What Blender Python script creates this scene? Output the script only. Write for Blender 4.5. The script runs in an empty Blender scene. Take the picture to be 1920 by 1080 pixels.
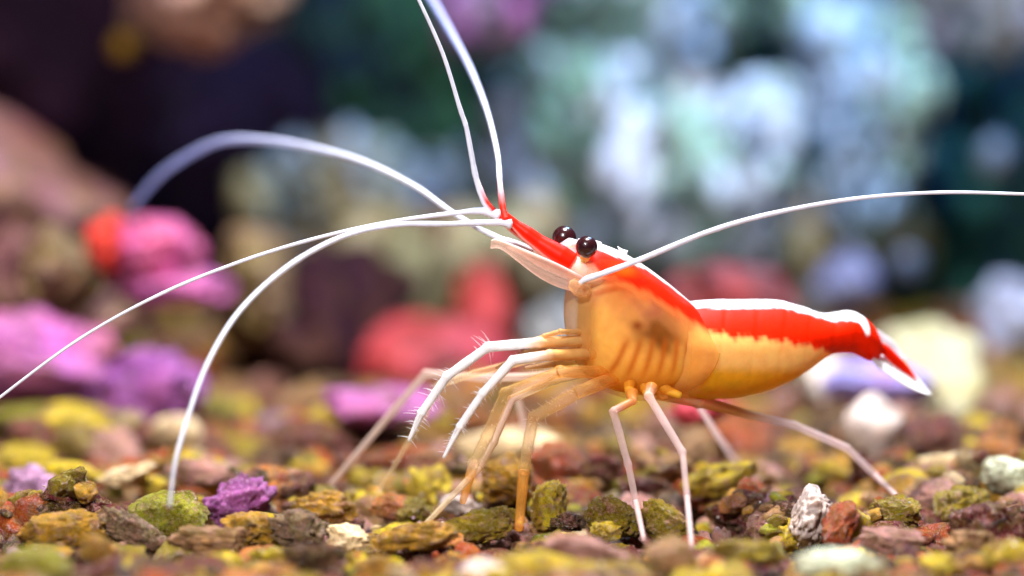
import bpy, bmesh, math, random
import numpy as np
from mathutils import Vector, Matrix, Euler

# ------------------------------------------------------------------ scene, camera, light
scene = bpy.context.scene
COL = scene.collection
scene.unit_settings.system = 'METRIC'
scene.unit_settings.scale_length = 0.01            # one unit is one centimetre
R = math.radians

PITCH = R(3.5)
DIST = 35.5                                        # camera to the plane y = 0
CAMZ = 5.17
K = 1.0 / (150.0 * DIST)
CAMLOC = np.array([0.0, -DIST, CAMZ])

cam = bpy.data.cameras.new('camera')
cam.sensor_width = 36.0
cam.lens = 100.0 * 0.9984
cam.clip_start = 0.5
cam.clip_end = 600
cam.dof.use_dof = True
cam.dof.focus_distance = 35.45
cam.dof.aperture_fstop = 0.1 / 1.25
cam.dof.aperture_blades = 0
cam_ob = bpy.data.objects.new('camera', cam)
COL.objects.link(cam_ob)
cam_ob.location = CAMLOC
cam_ob.rotation_euler = (math.pi / 2 - PITCH, 0, 0)
scene.camera = cam_ob

world = bpy.data.worlds.new('World')
scene.world = world
world.use_nodes = True
bg = world.node_tree.nodes['Background']
bg.inputs[0].default_value = (0.24, 0.30, 0.80, 1)
bg.inputs[1].default_value = 0.07

def area(name, loc, target, size, power, color, size_y=None):
    l = bpy.data.lights.new(name, 'AREA')
    l.energy = power
    l.color = color
    l.shape = 'RECTANGLE' if size_y else 'DISK'
    l.size = size
    if size_y:
        l.size_y = size_y
    o = bpy.data.objects.new(name, l)
    COL.objects.link(o)
    o.location = loc
    d = Vector(target) - Vector(loc)
    o.rotation_euler = d.to_track_quat('-Z', 'Y').to_euler()
    return o

area('aquarium_lamp', (4, 3, 36), (0, 1, 0), 6, 37000, (0.99, 0.97, 0.98), 4)
area('aquarium_lamp', (13, 26, 38), (9, 27, 3), 16, 20000, (0.34, 0.64, 1.0), 10)
area('camera_flash', (-9, -32, 24), (1, 2, 1.5), 5, 21000, (0.99, 0.96, 0.98))

vs = scene.view_settings
vs.view_transform = 'Standard'
vs.look = 'None'
vs.exposure = 0.0
vs.gamma = 1.0
vs.use_curve_mapping = False

# ------------------------------------------------------------------ small helpers
def at(px, py, Y):
    """the point of the plane y = Y that the pixel (of the 1920 wide picture) shows"""
    cp, sp = math.cos(PITCH), math.sin(PITCH)
    a = (px - 960) * K
    b = (540 - py) * K
    d = np.array([a, cp + b * sp, -sp + b * cp])
    t = (Y + DIST) / d[1]
    return CAMLOC + t * d

def ground_y(py, z=0.0):
    b = (540 - py) * K
    cp, sp = math.cos(PITCH), math.sin(PITCH)
    dz, dy = -sp + b * cp, cp + b * sp
    return (z - CAMZ) / dz * dy - DIST

def to_px(P):
    P = np.asarray(P, float)
    v = P - CAMLOC
    cp, sp = math.cos(PITCH), math.sin(PITCH)
    dep = v[..., 1] * cp - v[..., 2] * sp
    up = v[..., 1] * sp + v[..., 2] * cp
    return 960 + v[..., 0] / dep / K, 540 - up / dep / K, dep

def cmpx(Y):                                       # centimetres one picture pixel spans at depth Y
    return (DIST + Y) * K

def _hash(ix, iy, iz, s):
    h = (ix * 374761393 + iy * 668265263 + iz * 2147483647 + s * 1274126177) & 0xFFFFFFFF
    h = ((h ^ (h >> 13)) * 1274126177) & 0xFFFFFFFF
    h = (h ^ (h >> 16)) & 0xFFFFFFFF
    return h.astype(np.float64) / 4294967295.0 * 2 - 1

def noise3(P, seed=0):
    P = np.asarray(P, float)
    f = np.floor(P)
    i = f.astype(np.int64)
    w = P - f
    w = w * w * w * (w * (w * 6 - 15) + 10)
    r = 0
    for dx in (0, 1):
        for dy in (0, 1):
            for dz in (0, 1):
                c = _hash(i[:, 0] + dx, i[:, 1] + dy, i[:, 2] + dz, seed)
                r = r + c * (w[:, 0] if dx else 1 - w[:, 0]) * (w[:, 1] if dy else 1 - w[:, 1]) * (w[:, 2] if dz else 1 - w[:, 2])
    return r

def fbm(P, seed=0, octv=4, gain=0.5):
    P = np.asarray(P, float)
    a, r, n = 1.0, 0, 0
    for o in range(octv):
        r = r + a * noise3(P * (2.03 ** o) + o * 17.3, seed + o)
        n += a
        a *= gain
    return r / n

_ico = {}
def ico(n):
    if n not in _ico:
        bm = bmesh.new()
        bmesh.ops.create_icosphere(bm, subdivisions=n, radius=1.0)
        v = np.array([q.co[:] for q in bm.verts])
        f = np.array([[q.index for q in fc.verts] for fc in bm.faces], dtype=np.int32)
        bm.free()
        v /= np.linalg.norm(v, axis=1)[:, None]
        _ico[n] = (v, f)
    return _ico[n]

def mesh_np(name, V, F, col=None, smooth=True):
    """V (n,3), F (m,3) or (m,4) or list of both"""
    me = bpy.data.meshes.new(name)
    Fs = F if isinstance(F, list) else [F]
    Fs = [np.asarray(f, dtype=np.int32) for f in Fs if len(f)]
    nl = sum(f.size for f in Fs)
    nf = sum(len(f) for f in Fs)
    me.vertices.add(len(V))
    me.vertices.foreach_set('co', np.asarray(V, dtype=np.float32).ravel())
    me.loops.add(nl)
    me.loops.foreach_set('vertex_index', np.concatenate([f.ravel() for f in Fs]))
    me.polygons.add(nf)
    starts, tot, k = [], [], 0
    for f in Fs:
        n = f.shape[1]
        starts.append(np.arange(len(f)) * n + k)
        tot.append(np.full(len(f), n))
        k += f.size
    me.polygons.foreach_set('loop_start', np.concatenate(starts).astype(np.int32))
    me.polygons.foreach_set('loop_total', np.concatenate(tot).astype(np.int32))
    if smooth:
        me.polygons.foreach_set('use_smooth', np.ones(nf, dtype=bool))
    me.update(calc_edges=True)
    me.validate()
    if col is not None:
        ca = me.color_attributes.new('tint', 'FLOAT_COLOR', 'POINT')
        c = np.asarray(col, dtype=np.float32)
        if c.shape[1] == 3:
            c = np.hstack([c, np.ones((len(c), 1), np.float32)])
        ca.data.foreach_set('color', c.ravel())
    return me

def link(name, me, mat=None, parent=None, label=None, cat=None, group=None, kind=None):
    o = bpy.data.objects.new(name, me)
    COL.objects.link(o)
    if mat is not None and me is not None and not me.materials:
        me.materials.append(mat)
    if parent is not None:
        o.parent = parent
    if label: o['label'] = label
    if cat: o['category'] = cat
    if group: o['group'] = group
    if kind: o['kind'] = kind
    return o

def empty(name, loc, label, cat, group=None):
    o = bpy.data.objects.new(name, None)
    COL.objects.link(o)
    o.location = loc
    o.empty_display_size = 0.5
    o['label'] = label
    o['category'] = cat
    if group: o['group'] = group
    return o

class Geo:
    """collects vertices, faces and vertex colours of one mesh"""
    def __init__(s):
        s.V, s.F3, s.F4, s.C, s.n = [], [], [], [], 0
    def add(s, V, F, C):
        V = np.asarray(V, float)
        F = np.asarray(F, int) + s.n
        (s.F3 if F.shape[1] == 3 else s.F4).append(F)
        C = np.asarray(C, float)
        if C.ndim == 1:
            C = np.tile(C, (len(V), 1))
        if C.shape[1] == 3:
            C = np.hstack([C, np.ones((len(C), 1))])
        s.V.append(V); s.C.append(C); s.n += len(V)
    def mesh(s, name, off=None):
        V = np.concatenate(s.V)
        if off is not None:
            V = V - np.asarray(off)
        F = []
        if s.F3: F.append(np.concatenate(s.F3))
        if s.F4: F.append(np.concatenate(s.F4))
        return mesh_np(name, V, F, np.concatenate(s.C))

def lin(c):                                       # sRGB 0..255 to linear
    c = np.asarray(c, float) / 255.0
    return np.where(c <= 0.04045, c / 12.92, ((c + 0.055) / 1.055) ** 2.4)

# ------------------------------------------------------------------ materials
def new_mat(name):
    m = bpy.data.materials.new(name)
    m.use_nodes = True
    nt = m.node_tree
    return m, nt, nt.nodes, nt.links, nt.nodes['Principled BSDF']

def nd(N, t, **kw):
    n = N.new(t)
    for k, v in kw.items():
        setattr(n, k, v)
    return n

def noise_node(N, L, vec, scale, detail=4, rough=0.55):
    n = nd(N, 'ShaderNodeTexNoise')
    n.inputs['Scale'].default_value = scale
    n.inputs['Detail'].default_value = detail
    n.inputs['Roughness'].default_value = rough
    if vec is not None:
        L.new(vec, n.inputs['Vector'])
    return n

def ramp(N, L, src, stops):
    r = nd(N, 'ShaderNodeValToRGB')
    e = r.color_ramp.elements
    while len(e) < len(stops):
        e.new(0.5)
    for q, (p, c) in zip(e, stops):
        q.position = p
        q.color = (*c, 1) if len(c) == 3 else c
    L.new(src, r.inputs[0])
    return r

def mixc(N, L, fac, a, b, mode='MIX'):
    m = nd(N, 'ShaderNodeMix', data_type='RGBA', blend_type=mode)
    for sock, v in ((m.inputs[0], fac), (m.inputs[6], a), (m.inputs[7], b)):
        if isinstance(v, bpy.types.NodeSocket):
            L.new(v, sock)
        elif isinstance(v, (int, float)):
            sock.default_value = v
        else:
            sock.default_value = (*v, 1)
    return m.outputs[2]

def rock_material(name, source, scale=1.0, moss=0.5, speck=0.5, rough=0.55, bump=0.35, blotch=None, speckc=(0.78, 0.56, 0.42), spec=0.3, rosy=0.0):
    """stone with algae film, coralline specks and pits; colour from the object or from vertices"""
    m, nt, N, L, P = new_mat(name)
    if source == 'object':
        oi = nd(N, 'ShaderNodeObjectInfo')
        base = oi.outputs['Color']
        geo = nd(N, 'ShaderNodeNewGeometry')
        add = nd(N, 'ShaderNodeVectorMath', operation='ADD')
        L.new(geo.outputs['Position'], add.inputs[0])
        cmb = nd(N, 'ShaderNodeCombineXYZ')
        mul = nd(N, 'ShaderNodeMath', operation='MULTIPLY')
        mul.inputs[1].default_value = 37.0
        L.new(oi.outputs['Random'], mul.inputs[0])
        L.new(mul.outputs[0], cmb.inputs[0])
        L.new(mul.outputs[0], cmb.inputs[2])
        L.new(cmb.outputs[0], add.inputs[1])
        vec = add.outputs[0]
    else:
        at_ = nd(N, 'ShaderNodeAttribute', attribute_name='tint')
        base = at_.outputs['Color']
        geo = nd(N, 'ShaderNodeNewGeometry')
        vec = geo.outputs['Position']
    # tonal drift
    n1 = noise_node(N, L, vec, 2.6 * scale, 4, 0.6)
    r1 = ramp(N, L, n1.outputs[0], [(0.34, (0.48, 0.38, 0.30)), (0.50, (1, 1, 1)), (0.68, (1.5, 1.42, 1.3))])
    c = mixc(N, L, 1.0, base, r1.outputs[0], 'MULTIPLY')
    # brown and rust patches
    n2 = noise_node(N, L, vec, 3.6 * scale, 5, 0.68)
    r2 = ramp(N, L, n2.outputs[0], [(0.50, (0, 0, 0)), (0.60, (1, 1, 1))])
    f2 = nd(N, 'ShaderNodeMath', operation='MULTIPLY'); L.new(r2.outputs[0], f2.inputs[0]); f2.inputs[1].default_value = 0.38
    c = mixc(N, L, f2.outputs[0], c, blotch or (0.20, 0.055, 0.018))
    # rosy coralline film
    n6 = noise_node(N, L, vec, 6.3 * scale, 4, 0.7)
    r6 = ramp(N, L, n6.outputs[0], [(0.53, (0, 0, 0)), (0.60, (1, 1, 1))])
    f6 = nd(N, 'ShaderNodeMath', operation='MULTIPLY'); L.new(r6.outputs[0], f6.inputs[0]); f6.inputs[1].default_value = rosy
    c = mixc(N, L, f6.outputs[0], c, (0.62, 0.27, 0.22))
    # green algae film
    n3 = noise_node(N, L, vec, 5.5 * scale, 6, 0.75)
    r3 = ramp(N, L, n3.outputs[0], [(0.47, (0, 0, 0)), (0.56, (1, 1, 1))])
    f3 = nd(N, 'ShaderNodeMath', operation='MULTIPLY'); L.new(r3.outputs[0], f3.inputs[0]); f3.inputs[1].default_value = moss
    c = mixc(N, L, f3.outputs[0], c, (0.30, 0.25, 0.010))
    # fine pale specks and dark pits
    n4 = noise_node(N, L, vec, 22 * scale, 3, 0.75)
    r4 = ramp(N, L, n4.outputs[0], [(0.56, (0, 0, 0)), (0.64, (1, 1, 1))])
    f4 = nd(N, 'ShaderNodeMath', operation='MULTIPLY'); L.new(r4.outputs[0], f4.inputs[0]); f4.inputs[1].default_value = speck
    c = mixc(N, L, f4.outputs[0], c, speckc)
    r5 = ramp(N, L, n4.outputs[0], [(0.37, (1, 1, 1)), (0.45, (0, 0, 0))])
    f5 = nd(N, 'ShaderNodeMath', operation='MULTIPLY'); L.new(r5.outputs[0], f5.inputs[0]); f5.inputs[1].default_value = 0.5
    c = mixc(N, L, f5.outputs[0], c, (0.05, 0.028, 0.012))
    L.new(c, P.inputs['Base Color'])
    P.inputs['Roughness'].default_value = rough
    P.inputs['Specular IOR Level'].default_value = spec
    if bump:
        nb = noise_node(N, L, vec, 20 * scale, 5, 0.85)
        b = nd(N, 'ShaderNodeBump')
        b.inputs['Strength'].default_value = bump
        b.inputs['Distance'].default_value = 0.12 / scale
        L.new(nb.outputs[0], b.inputs['Height'])
        L.new(b.outputs[0], P.inputs['Normal'])
    return m

def flesh_material(name, rough=0.32, sss=0.4, scale=0.2, coat=0.25, tintmix=0.4, bump=0.05, bscale=9, trans=0.0, rim=0.0, spec=0.4):
    """shell or tissue: colour and opacity come from the vertices; thin shells also let light through"""
    m, nt, N, L, P = new_mat(name)
    a = nd(N, 'ShaderNodeAttribute', attribute_name='tint')
    geo = nd(N, 'ShaderNodeNewGeometry')
    nv = noise_node(N, L, geo.outputs['Position'], 7, 4)
    rv = ramp(N, L, nv.outputs[0], [(0.3, (0.88, 0.86, 0.84)), (0.7, (1.05, 1.05, 1.05))])
    c = mixc(N, L, 1.0, a.outputs['Color'], rv.outputs[0], 'MULTIPLY')
    L.new(c, P.inputs['Base Color'])
    P.inputs['Roughness'].default_value = rough
    P.inputs['Specular IOR Level'].default_value = spec
    if sss:
        mr = nd(N, 'ShaderNodeMapRange')
        mr.inputs['From Min'].default_value = 0.93
        mr.inputs['From Max'].default_value = 0.99
        mr.inputs['To Min'].default_value = sss
        mr.inputs['To Max'].default_value = 0.08
        L.new(a.outputs['Alpha'], mr.inputs['Value'])
        L.new(mr.outputs[0], P.inputs['Subsurface Weight'])
        P.inputs['Subsurface Radius'].default_value = (1.0, 0.6, 0.3)
        P.inputs['Subsurface Scale'].default_value = scale
    P.inputs['Coat Weight'].default_value = coat
    P.inputs['Coat Roughness'].default_value = 0.2
    if bump:
        nb = noise_node(N, L, geo.outputs['Position'], bscale, 5)
        b = nd(N, 'ShaderNodeBump')
        b.inputs['Strength'].default_value = bump
        b.inputs['Distance'].default_value = 0.05
        L.new(nb.outputs[0], b.inputs['Height'])
        L.new(b.outputs[0], P.inputs['Normal'])
    surf = P.outputs[0]
    if trans:
        tl = nd(N, 'ShaderNodeBsdfTranslucent')
        L.new(c, tl.inputs[0])
        m2 = nd(N, 'ShaderNodeMixShader')
        m2.inputs[0].default_value = trans
        L.new(surf, m2.inputs[1]); L.new(tl.outputs[0], m2.inputs[2])
        surf = m2.outputs[0]
    tr = nd(N, 'ShaderNodeBsdfTransparent')
    tc = mixc(N, L, tintmix, (1, 1, 1), a.outputs['Color'])
    L.new(tc, tr.inputs[0])
    mx = nd(N, 'ShaderNodeMixShader')
    alpha = a.outputs['Alpha']
    if rim:
        lw = nd(N, 'ShaderNodeLayerWeight')
        lw.inputs['Blend'].default_value = 0.35
        ml = nd(N, 'ShaderNodeMath', operation='MULTIPLY_ADD', use_clamp=True)
        L.new(lw.outputs['Facing'], ml.inputs[0])
        ml.inputs[1].default_value = rim
        L.new(alpha, ml.inputs[2])
        alpha = ml.outputs[0]
    L.new(alpha, mx.inputs[0])
    L.new(tr.outputs[0], mx.inputs[1])
    L.new(surf, mx.inputs[2])
    out = [n for n in N if n.type == 'OUTPUT_MATERIAL'][0]
    L.new(mx.outputs[0], out.inputs['Surface'])
    return m

M_peb = rock_material('pebble_stone', 'object', 1.25, 0.32, 0.36, 0.24, 1.0, spec=0.6, rosy=0.5)
M_gravel = rock_material('gravel_stone', 'vertex', 1.25, 0.30, 0.26, 0.26, 0.9, spec=0.55, rosy=0.45)
M_white = rock_material('pale_stone', 'object', 1.0, 0.06, 0.15, 0.5, 0.4, blotch=(0.22, 0.15, 0.11))
M_reef = rock_material('reef_rock', 'vertex', 0.35, 0.25, 0.2, 0.7, 0.4)
M_dark = rock_material('cave_stone', 'vertex', 0.35, 0.0, 0.0, 0.9, 0.3, blotch=(0.012, 0.004, 0.012), spec=0.03)
M_crust = rock_material('coralline_stone', 'object', 1.0, 0.05, 0.45, 0.45, 0.7, blotch=(0.22, 0.04, 0.20), speckc=(0.75, 0.5, 0.72))
M_coral = rock_material('coral_tissue', 'vertex', 0.4, 0.10, 0.3, 0.6, 0.3, blotch=(0.30, 0.30, 0.24))
M_pink = rock_material('coralline_crust', 'vertex', 0.5, 0.05, 0.35, 0.55, 0.4, blotch=(0.36, 0.06, 0.16))
M_sponge = rock_material('sponge_tissue', 'vertex', 0.4, 0.0, 0.10, 0.6, 0.25, blotch=(0.55, 0.05, 0.04))
M_shell = flesh_material('shrimp_shell', 0.4, 0.0, 0.2, 0.0, 0.15, trans=0.3, spec=0.12)
M_flesh = flesh_material('shrimp_flesh', 0.5, 1.0, 0.55, 0.0, spec=0.08)
M_leg = flesh_material('leg_shell', 0.4, 0.0, 0.06, 0.05, 0.2, 0.05, 14, trans=0.4, rim=0.5)
M_feeler = flesh_material('feeler_shell', 0.5, 0.0, 0.04, 0.0, 0.3, 0.08, 30, trans=0.12)

mE, _, N, L, P = new_mat('eye_cornea')
P.inputs['Base Color'].default_value = (0.028, 0.005, 0.006, 1)
P.inputs['Roughness'].default_value = 0.22
P.inputs['Coat Weight'].default_value = 0.25
P.inputs['Coat Roughness'].default_value = 0.05
geo = nd(N, 'ShaderNodeNewGeometry')
vr = nd(N, 'ShaderNodeTexVoronoi'); vr.inputs['Scale'].default_value = 60
L.new(geo.outputs['Position'], vr.inputs['Vector'])
b = nd(N, 'ShaderNodeBump'); b.inputs['Strength'].default_value = 0.15; b.inputs['Distance'].default_value = 0.01
L.new(vr.outputs['Distance'], b.inputs['Height']); L.new(b.outputs[0], P.inputs['Normal'])
M_eye = mE

# ------------------------------------------------------------------ rocks
def rock_shape(n, seed, rug=0.25, fine=0.05, cuts=3, sq=0.85, holes=0.0, freq=1.6):
    v, f = ico(n)
    rs = np.random.RandomState(seed)
    P = np.sign(v) * np.abs(v) ** sq
    P = P / np.sqrt((P ** 2).sum(1))[:, None] * (0.55 + 0.45 * np.sqrt((P ** 2).sum(1)))[:, None]
    off = rs.uniform(-50, 50, 3)
    d = rug * fbm(v * freq + off, seed, 3) * 1.6 + fine * fbm(v * 6.5 + off, seed + 9, 4, 0.6) * 1.8
    if holes:
        h = fbm(v * 3.0 + off + 9, seed + 4, 2)
        d -= holes * np.clip(h - 0.15, 0, 0.5)
    P = P * (1 + d)[:, None]
    for k in range(cuts):
        nr = rs.normal(size=3); nr /= np.linalg.norm(nr)
        q = P @ nr - rs.uniform(0.62, 0.9)
        P = P - nr * (np.clip(q, 0, None) * 0.82)[:, None]
    return P, f

def unit(P):
    lo, hi = np.percentile(P, 3, axis=0), np.percentile(P, 97, axis=0)
    return (P - (lo + hi) / 2) / ((hi - lo) / 2)

def rot(e):
    return np.array(Euler(e).to_matrix())

# -- reef wall, far behind
def build_wall():
    nx, nz = 150, 90
    X, Z = np.meshgrid(np.linspace(-48, 48, nx), np.linspace(-2, 46, nz))
    Pq = np.stack([X.ravel(), np.zeros(X.size), Z.ravel()], 1)
    d = fbm(Pq * 0.16, 5, 5, 0.55) * 7 + fbm(Pq * 0.9, 8, 3) * 0.9
    V = Pq.copy()
    V[:, 1] = 50 - d - 0.004 * (X.ravel() ** 2)
    idx = np.arange(nx * nz).reshape(nz, nx)
    F = np.stack([idx[:-1, :-1].ravel(), idx[:-1, 1:].ravel(), idx[1:, 1:].ravel(), idx[1:, :-1].ravel()], 1)
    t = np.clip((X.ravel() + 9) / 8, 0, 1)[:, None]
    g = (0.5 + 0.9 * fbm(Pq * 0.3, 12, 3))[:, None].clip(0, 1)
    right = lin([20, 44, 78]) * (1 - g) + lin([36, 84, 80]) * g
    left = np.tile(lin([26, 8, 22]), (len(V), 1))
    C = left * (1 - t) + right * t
    link('reef_wall', mesh_np('reef_wall', V, F, C), M_dark, kind='structure')
build_wall()

# -- bed under the gravel
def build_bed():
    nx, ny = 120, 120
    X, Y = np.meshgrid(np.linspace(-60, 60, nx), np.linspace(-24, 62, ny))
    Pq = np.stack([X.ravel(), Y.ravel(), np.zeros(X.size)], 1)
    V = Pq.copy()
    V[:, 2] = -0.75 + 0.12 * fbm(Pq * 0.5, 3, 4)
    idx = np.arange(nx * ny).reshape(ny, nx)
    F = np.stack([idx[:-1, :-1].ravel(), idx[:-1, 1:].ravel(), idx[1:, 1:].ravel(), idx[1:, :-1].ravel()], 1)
    link('gravel_bed', mesh_np('gravel_bed', V, F, np.tile(lin([52, 30, 20]), (len(V), 1))), M_gravel, kind='structure')  # dark brown bed colour also paints in the shade between the stones
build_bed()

# ------------------------------------------------------------------ reef in the background
def solid_rock(name, box, Y, depth, color, label, cat, mat, seed, n=5, rug=0.3, fine=0.06, cuts=2, group=None, parent=None, tilt=0.0, color2=None, sq=0.9):
    x0, y0, x1, y1 = box
    c = at((x0 + x1) / 2, (y0 + y1) / 2, Y)
    s = cmpx(Y)
    dims = np.array([(x1 - x0) * s, depth, (y1 - y0) * s]) * 0.5
    P, f = rock_shape(n, seed, rug, fine, cuts, sq)
    ext = (P.max(0) - P.min(0)) / 2
    P = (P - (P.max(0) + P.min(0)) / 2) / ext * dims
    if tilt:
        P = P @ rot((0, tilt, 0)).T
    col = np.tile(lin(color), (len(P), 1))
    if color2 is not None:
        g = (0.5 + 1.6 * fbm(P * 0.8 + seed, seed, 3)).clip(0, 1)[:, None]
        col = col * (1 - g) + lin(color2) * g
    me = mesh_np(name, P, f, col)
    o = link(name, me, mat, parent, label if parent is None else None, cat if parent is None else None, group if parent is None else None)
    o.location = c if parent is None else Vector(c) - parent.location
    return o

BUD = [rock_shape(2 if q < 2 else 1, 300 + q, 0.35, 0.12, 1) for q in range(8)]
def coral_colony(name, box, Y, palette, label, cat, seed, nbr=8, npol=26, pr=(0.30, 0.62), group=None, mat=None, depth=3.0, up=0.4):
    """branches of lumpy polyps on a stony foot"""
    rs = np.random.RandomState(seed)
    x0, y0, x1, y1 = box
    s = cmpx(Y)
    foot = at((x0 + x1) / 2, y1, Y)
    W, H = (x1 - x0) * s, (y1 - y0) * s
    root = empty(name, foot, label, cat, group)
    P, f = rock_shape(4, seed, 0.3, 0.08, 2)
    link('foot', mesh_np('foot', P * np.array([W * 0.33, depth * 0.33, H * 0.34]) + np.array([0, depth * 0.2, H * 0.30]), f,
                         np.tile(lin(palette[-1]) * 0.7, (len(P), 1))), M_reef, root)
    for b_ in range(nbr):
        g = Geo()
        cx = ((b_ + 0.5) / nbr - 0.5) * W * 0.95 + rs.uniform(-.08, .08) * W
        cy = rs.uniform(-0.5, 0.5) * depth
        top = H * (0.62 + 0.38 * rs.rand())
        lean = rs.uniform(-0.25, 0.25) * W
        pc = lin(palette[rs.randint(len(palette))])
        stem = [np.array([cx * 0.4, cy * 0.3 + depth * .1, 0]), np.array([cx * 0.8, cy * 0.7, top * 0.5]), np.array([cx + lean * .3, cy, top])]
        tube_into(g, stem, [0.45, 0.35, 0.22], pc * 0.8, 8, 10)
        for k in range(int(npol * 3.4)):
            t = rs.rand() ** 0.75
            base = stem[0] * (1 - t) + stem[2] * t if t < .5 else stem[1] * (2 - 2 * t) + stem[2] * (2 * t - 1)
            r = rs.uniform(*pr) * .56
            o = base + rs.normal(size=3) * np.array([W / nbr * 0.55, depth * .22, H * 0.07])
            o[2] = min(max(o[2], r * .5), H - r * 0.5)
            Q, qf = BUD[rs.randint(len(BUD))]
            Q = (Q @ rot(rs.uniform(0, 6, 3)).T) * r * np.array([1, 1, rs.uniform(0.9, 2.2)])
            pal = pc if rs.rand() < .65 else lin(palette[rs.randint(len(palette))])
            g.add(Q + o, qf, pal * rs.uniform(0.85, 1.05))
        link('branch', g.mesh('branch'), mat or M_coral, root, kind='stuff')
    return root

def frames(pts):
    pts = np.asarray(pts, float)
    T = np.gradient(pts, axis=0)
    T /= np.linalg.norm(T, axis=1)[:, None] + 1e-12
    ref = np.array([0, 1.0, 0])
    A = np.cross(T, ref)
    bad = np.linalg.norm(A, axis=1) < 1e-3
    A[bad] = np.cross(T[bad], np.array([1.0, 0, 0]))
    A /= np.linalg.norm(A, axis=1)[:, None]
    B = np.cross(T, A)
    return T, A, B

def catmull(pts, n):
    pts = np.asarray(pts, float)
    if len(pts) == 2:
        t = np.linspace(0, 1, n)[:, None]
        return pts[0] * (1 - t) + pts[1] * t
    ext = np.vstack([2 * pts[0] - pts[1], pts, 2 * pts[-1] - pts[-2]])
    m = len(pts) - 1
    u = np.linspace(0, m, n)
    k = np.minimum(u.astype(int), m - 1)
    t = (u - k)[:, None]
    p0, p1, p2, p3 = ext[k], ext[k + 1], ext[k + 2], ext[k + 3]
    return 0.5 * ((2 * p1) + (-p0 + p2) * t + (2 * p0 - 5 * p1 + 4 * p2 - p3) * t ** 2 + (-p0 + 3 * p1 - 3 * p2 + p3) * t ** 3)

def tube_into(g, pts, rad, color, sides=10, n=40, smooth=True, squash=1.0, colfn=None, rnoise=0.0, seed=1):
    """round rod through the points; radii per point; colour constant or colfn(u, side)"""
    pts = np.asarray(pts, float)
    rad = np.asarray(rad, float)
    m = len(pts) - 1
    if smooth:
        Q = catmull(pts, n)
        u = np.linspace(0, m, n)
    else:
        u = np.unique(np.concatenate([np.linspace(0, m, n)] + [[k - 0.04, k, k + 0.04] for k in range(1, m)]))
        k = np.minimum(u.astype(int), m - 1)
        t = (u - k)[:, None]
        Q = pts[k] * (1 - t) + pts[k + 1] * t
    r = np.interp(u, np.arange(m + 1), rad)
    if not smooth:
        for k_ in range(1, m):
            r = r * (1 + 0.16 * np.exp(-((u - k_) / 0.05) ** 2) - 0.07 * np.exp(-((u - k_ - 0.12) / 0.06) ** 2))
    if rnoise:
        r = r * (1 + rnoise * noise3(np.stack([u * 6, u * 0, u * 0 + seed], 1), seed))
    T, A, B = frames(Q)
    ph = np.linspace(0, 2 * math.pi, sides, endpoint=False)
    ca, sa = np.cos(ph), np.sin(ph)
    V = Q[:, None, :] + r[:, None, None] * (ca[None, :, None] * A[:, None, :] + squash * sa[None, :, None] * B[:, None, :])
    nn = len(Q)
    V = V.reshape(-1, 3)
    idx = np.arange(nn * sides).reshape(nn, sides)
    F = np.stack([idx[:-1].ravel(), np.roll(idx[:-1], -1, 1).ravel(), np.roll(idx[1:], -1, 1).ravel(), idx[1:].ravel()], 1)
    if colfn is not None:
        C = np.array([[colfn(uu / m, c_, s_) for c_, s_ in zip(ca, sa)] for uu in u]).reshape(nn * sides, -1)
    else:
        C = np.tile(np.asarray(color, float), (len(V), 1))
    if C.shape[1] == 3:
        C = np.hstack([C, np.ones((len(C), 1))])
    # end caps
    V = np.vstack([V, Q[0] - T[0] * r[0] * 0.5, Q[-1] + T[-1] * r[-1] * 0.5])
    C = np.vstack([C, C[0], C[-3] if len(C) > 3 else C[-1]])
    i0, i1 = nn * sides, nn * sides + 1
    caps = [[i0, (j + 1) % sides, j] for j in range(sides)] + [[i1, idx[-1][j], idx[-1][(j + 1) % sides]] for j in range(sides)]
    base = g.n
    g.add(V, F, C)
    g.F3.append(np.asarray(caps, int) + base)
    return Q, r, T, A, B

PALE = [(150, 184, 228), (182, 206, 238), (120, 164, 212), (134, 180, 176), (200, 214, 244)]
GREENP = [(96, 144, 136), (78, 130, 116), (122, 164, 156), (64, 112, 112)]
BLUEP = [(88, 118, 160), (110, 140, 180), (70, 100, 120)]
TEAL = [(44, 88, 84), (58, 108, 92), (36, 66, 94), (76, 118, 96)]
OLIVE = [(132, 124, 92), (110, 110, 80), (160, 150, 124), (120, 100, 80)]
GREY = [(122, 144, 182), (144, 162, 198), (98, 128, 144), (116, 136, 142)]

coral_colony('soft_coral', (930, 120, 1250, 520), 30, GREY + PALE[:3] + GREENP[:2], 'wide grey-blue and sage soft coral behind the antennae bases', 'coral', 11, 10, 30)
coral_colony('soft_coral', (1180, 170, 1480, 480), 27, PALE, 'brightest white soft coral head above the shrimp carapace', 'coral', 12, 8, 30)
coral_colony('soft_coral', (960, -120, 1420, 200), 36, PALE[:4] + GREENP[:2], 'pale blue-green soft coral at the top edge, centre right', 'coral', 13, 10, 28)
coral_colony('soft_coral', (1540, 40, 1720, 420), 29, PALE[:4], 'tall pale blue soft coral column right of the white coral head', 'coral', 14, 6, 34)
coral_colony('soft_coral', (1460, -140, 1700, 140), 34, PALE + GREENP[:1], 'pale mint soft coral touching the top edge above the tall column', 'coral', 15, 7, 26)
coral_colony('soft_coral', (1690, -160, 1960, 80), 33, [(150, 160, 200), (150, 176, 200), (120, 140, 160), (170, 180, 190)], 'lavender-grey soft coral in the top right corner', 'coral', 16, 7, 26)
coral_colony('soft_coral', (480, 275, 860, 520), 32, GREY + OLIVE[:2], 'low grey soft coral behind the arched left antenna', 'coral', 17, 10, 26)
coral_colony('leafy_algae', (1700, 120, 1960, 640), 40, TEAL, 'dark teal algae thicket behind the right-hand antenna tip', 'algae', 18, 9, 30, (0.5, 1.2), mat=M_dark)
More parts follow.
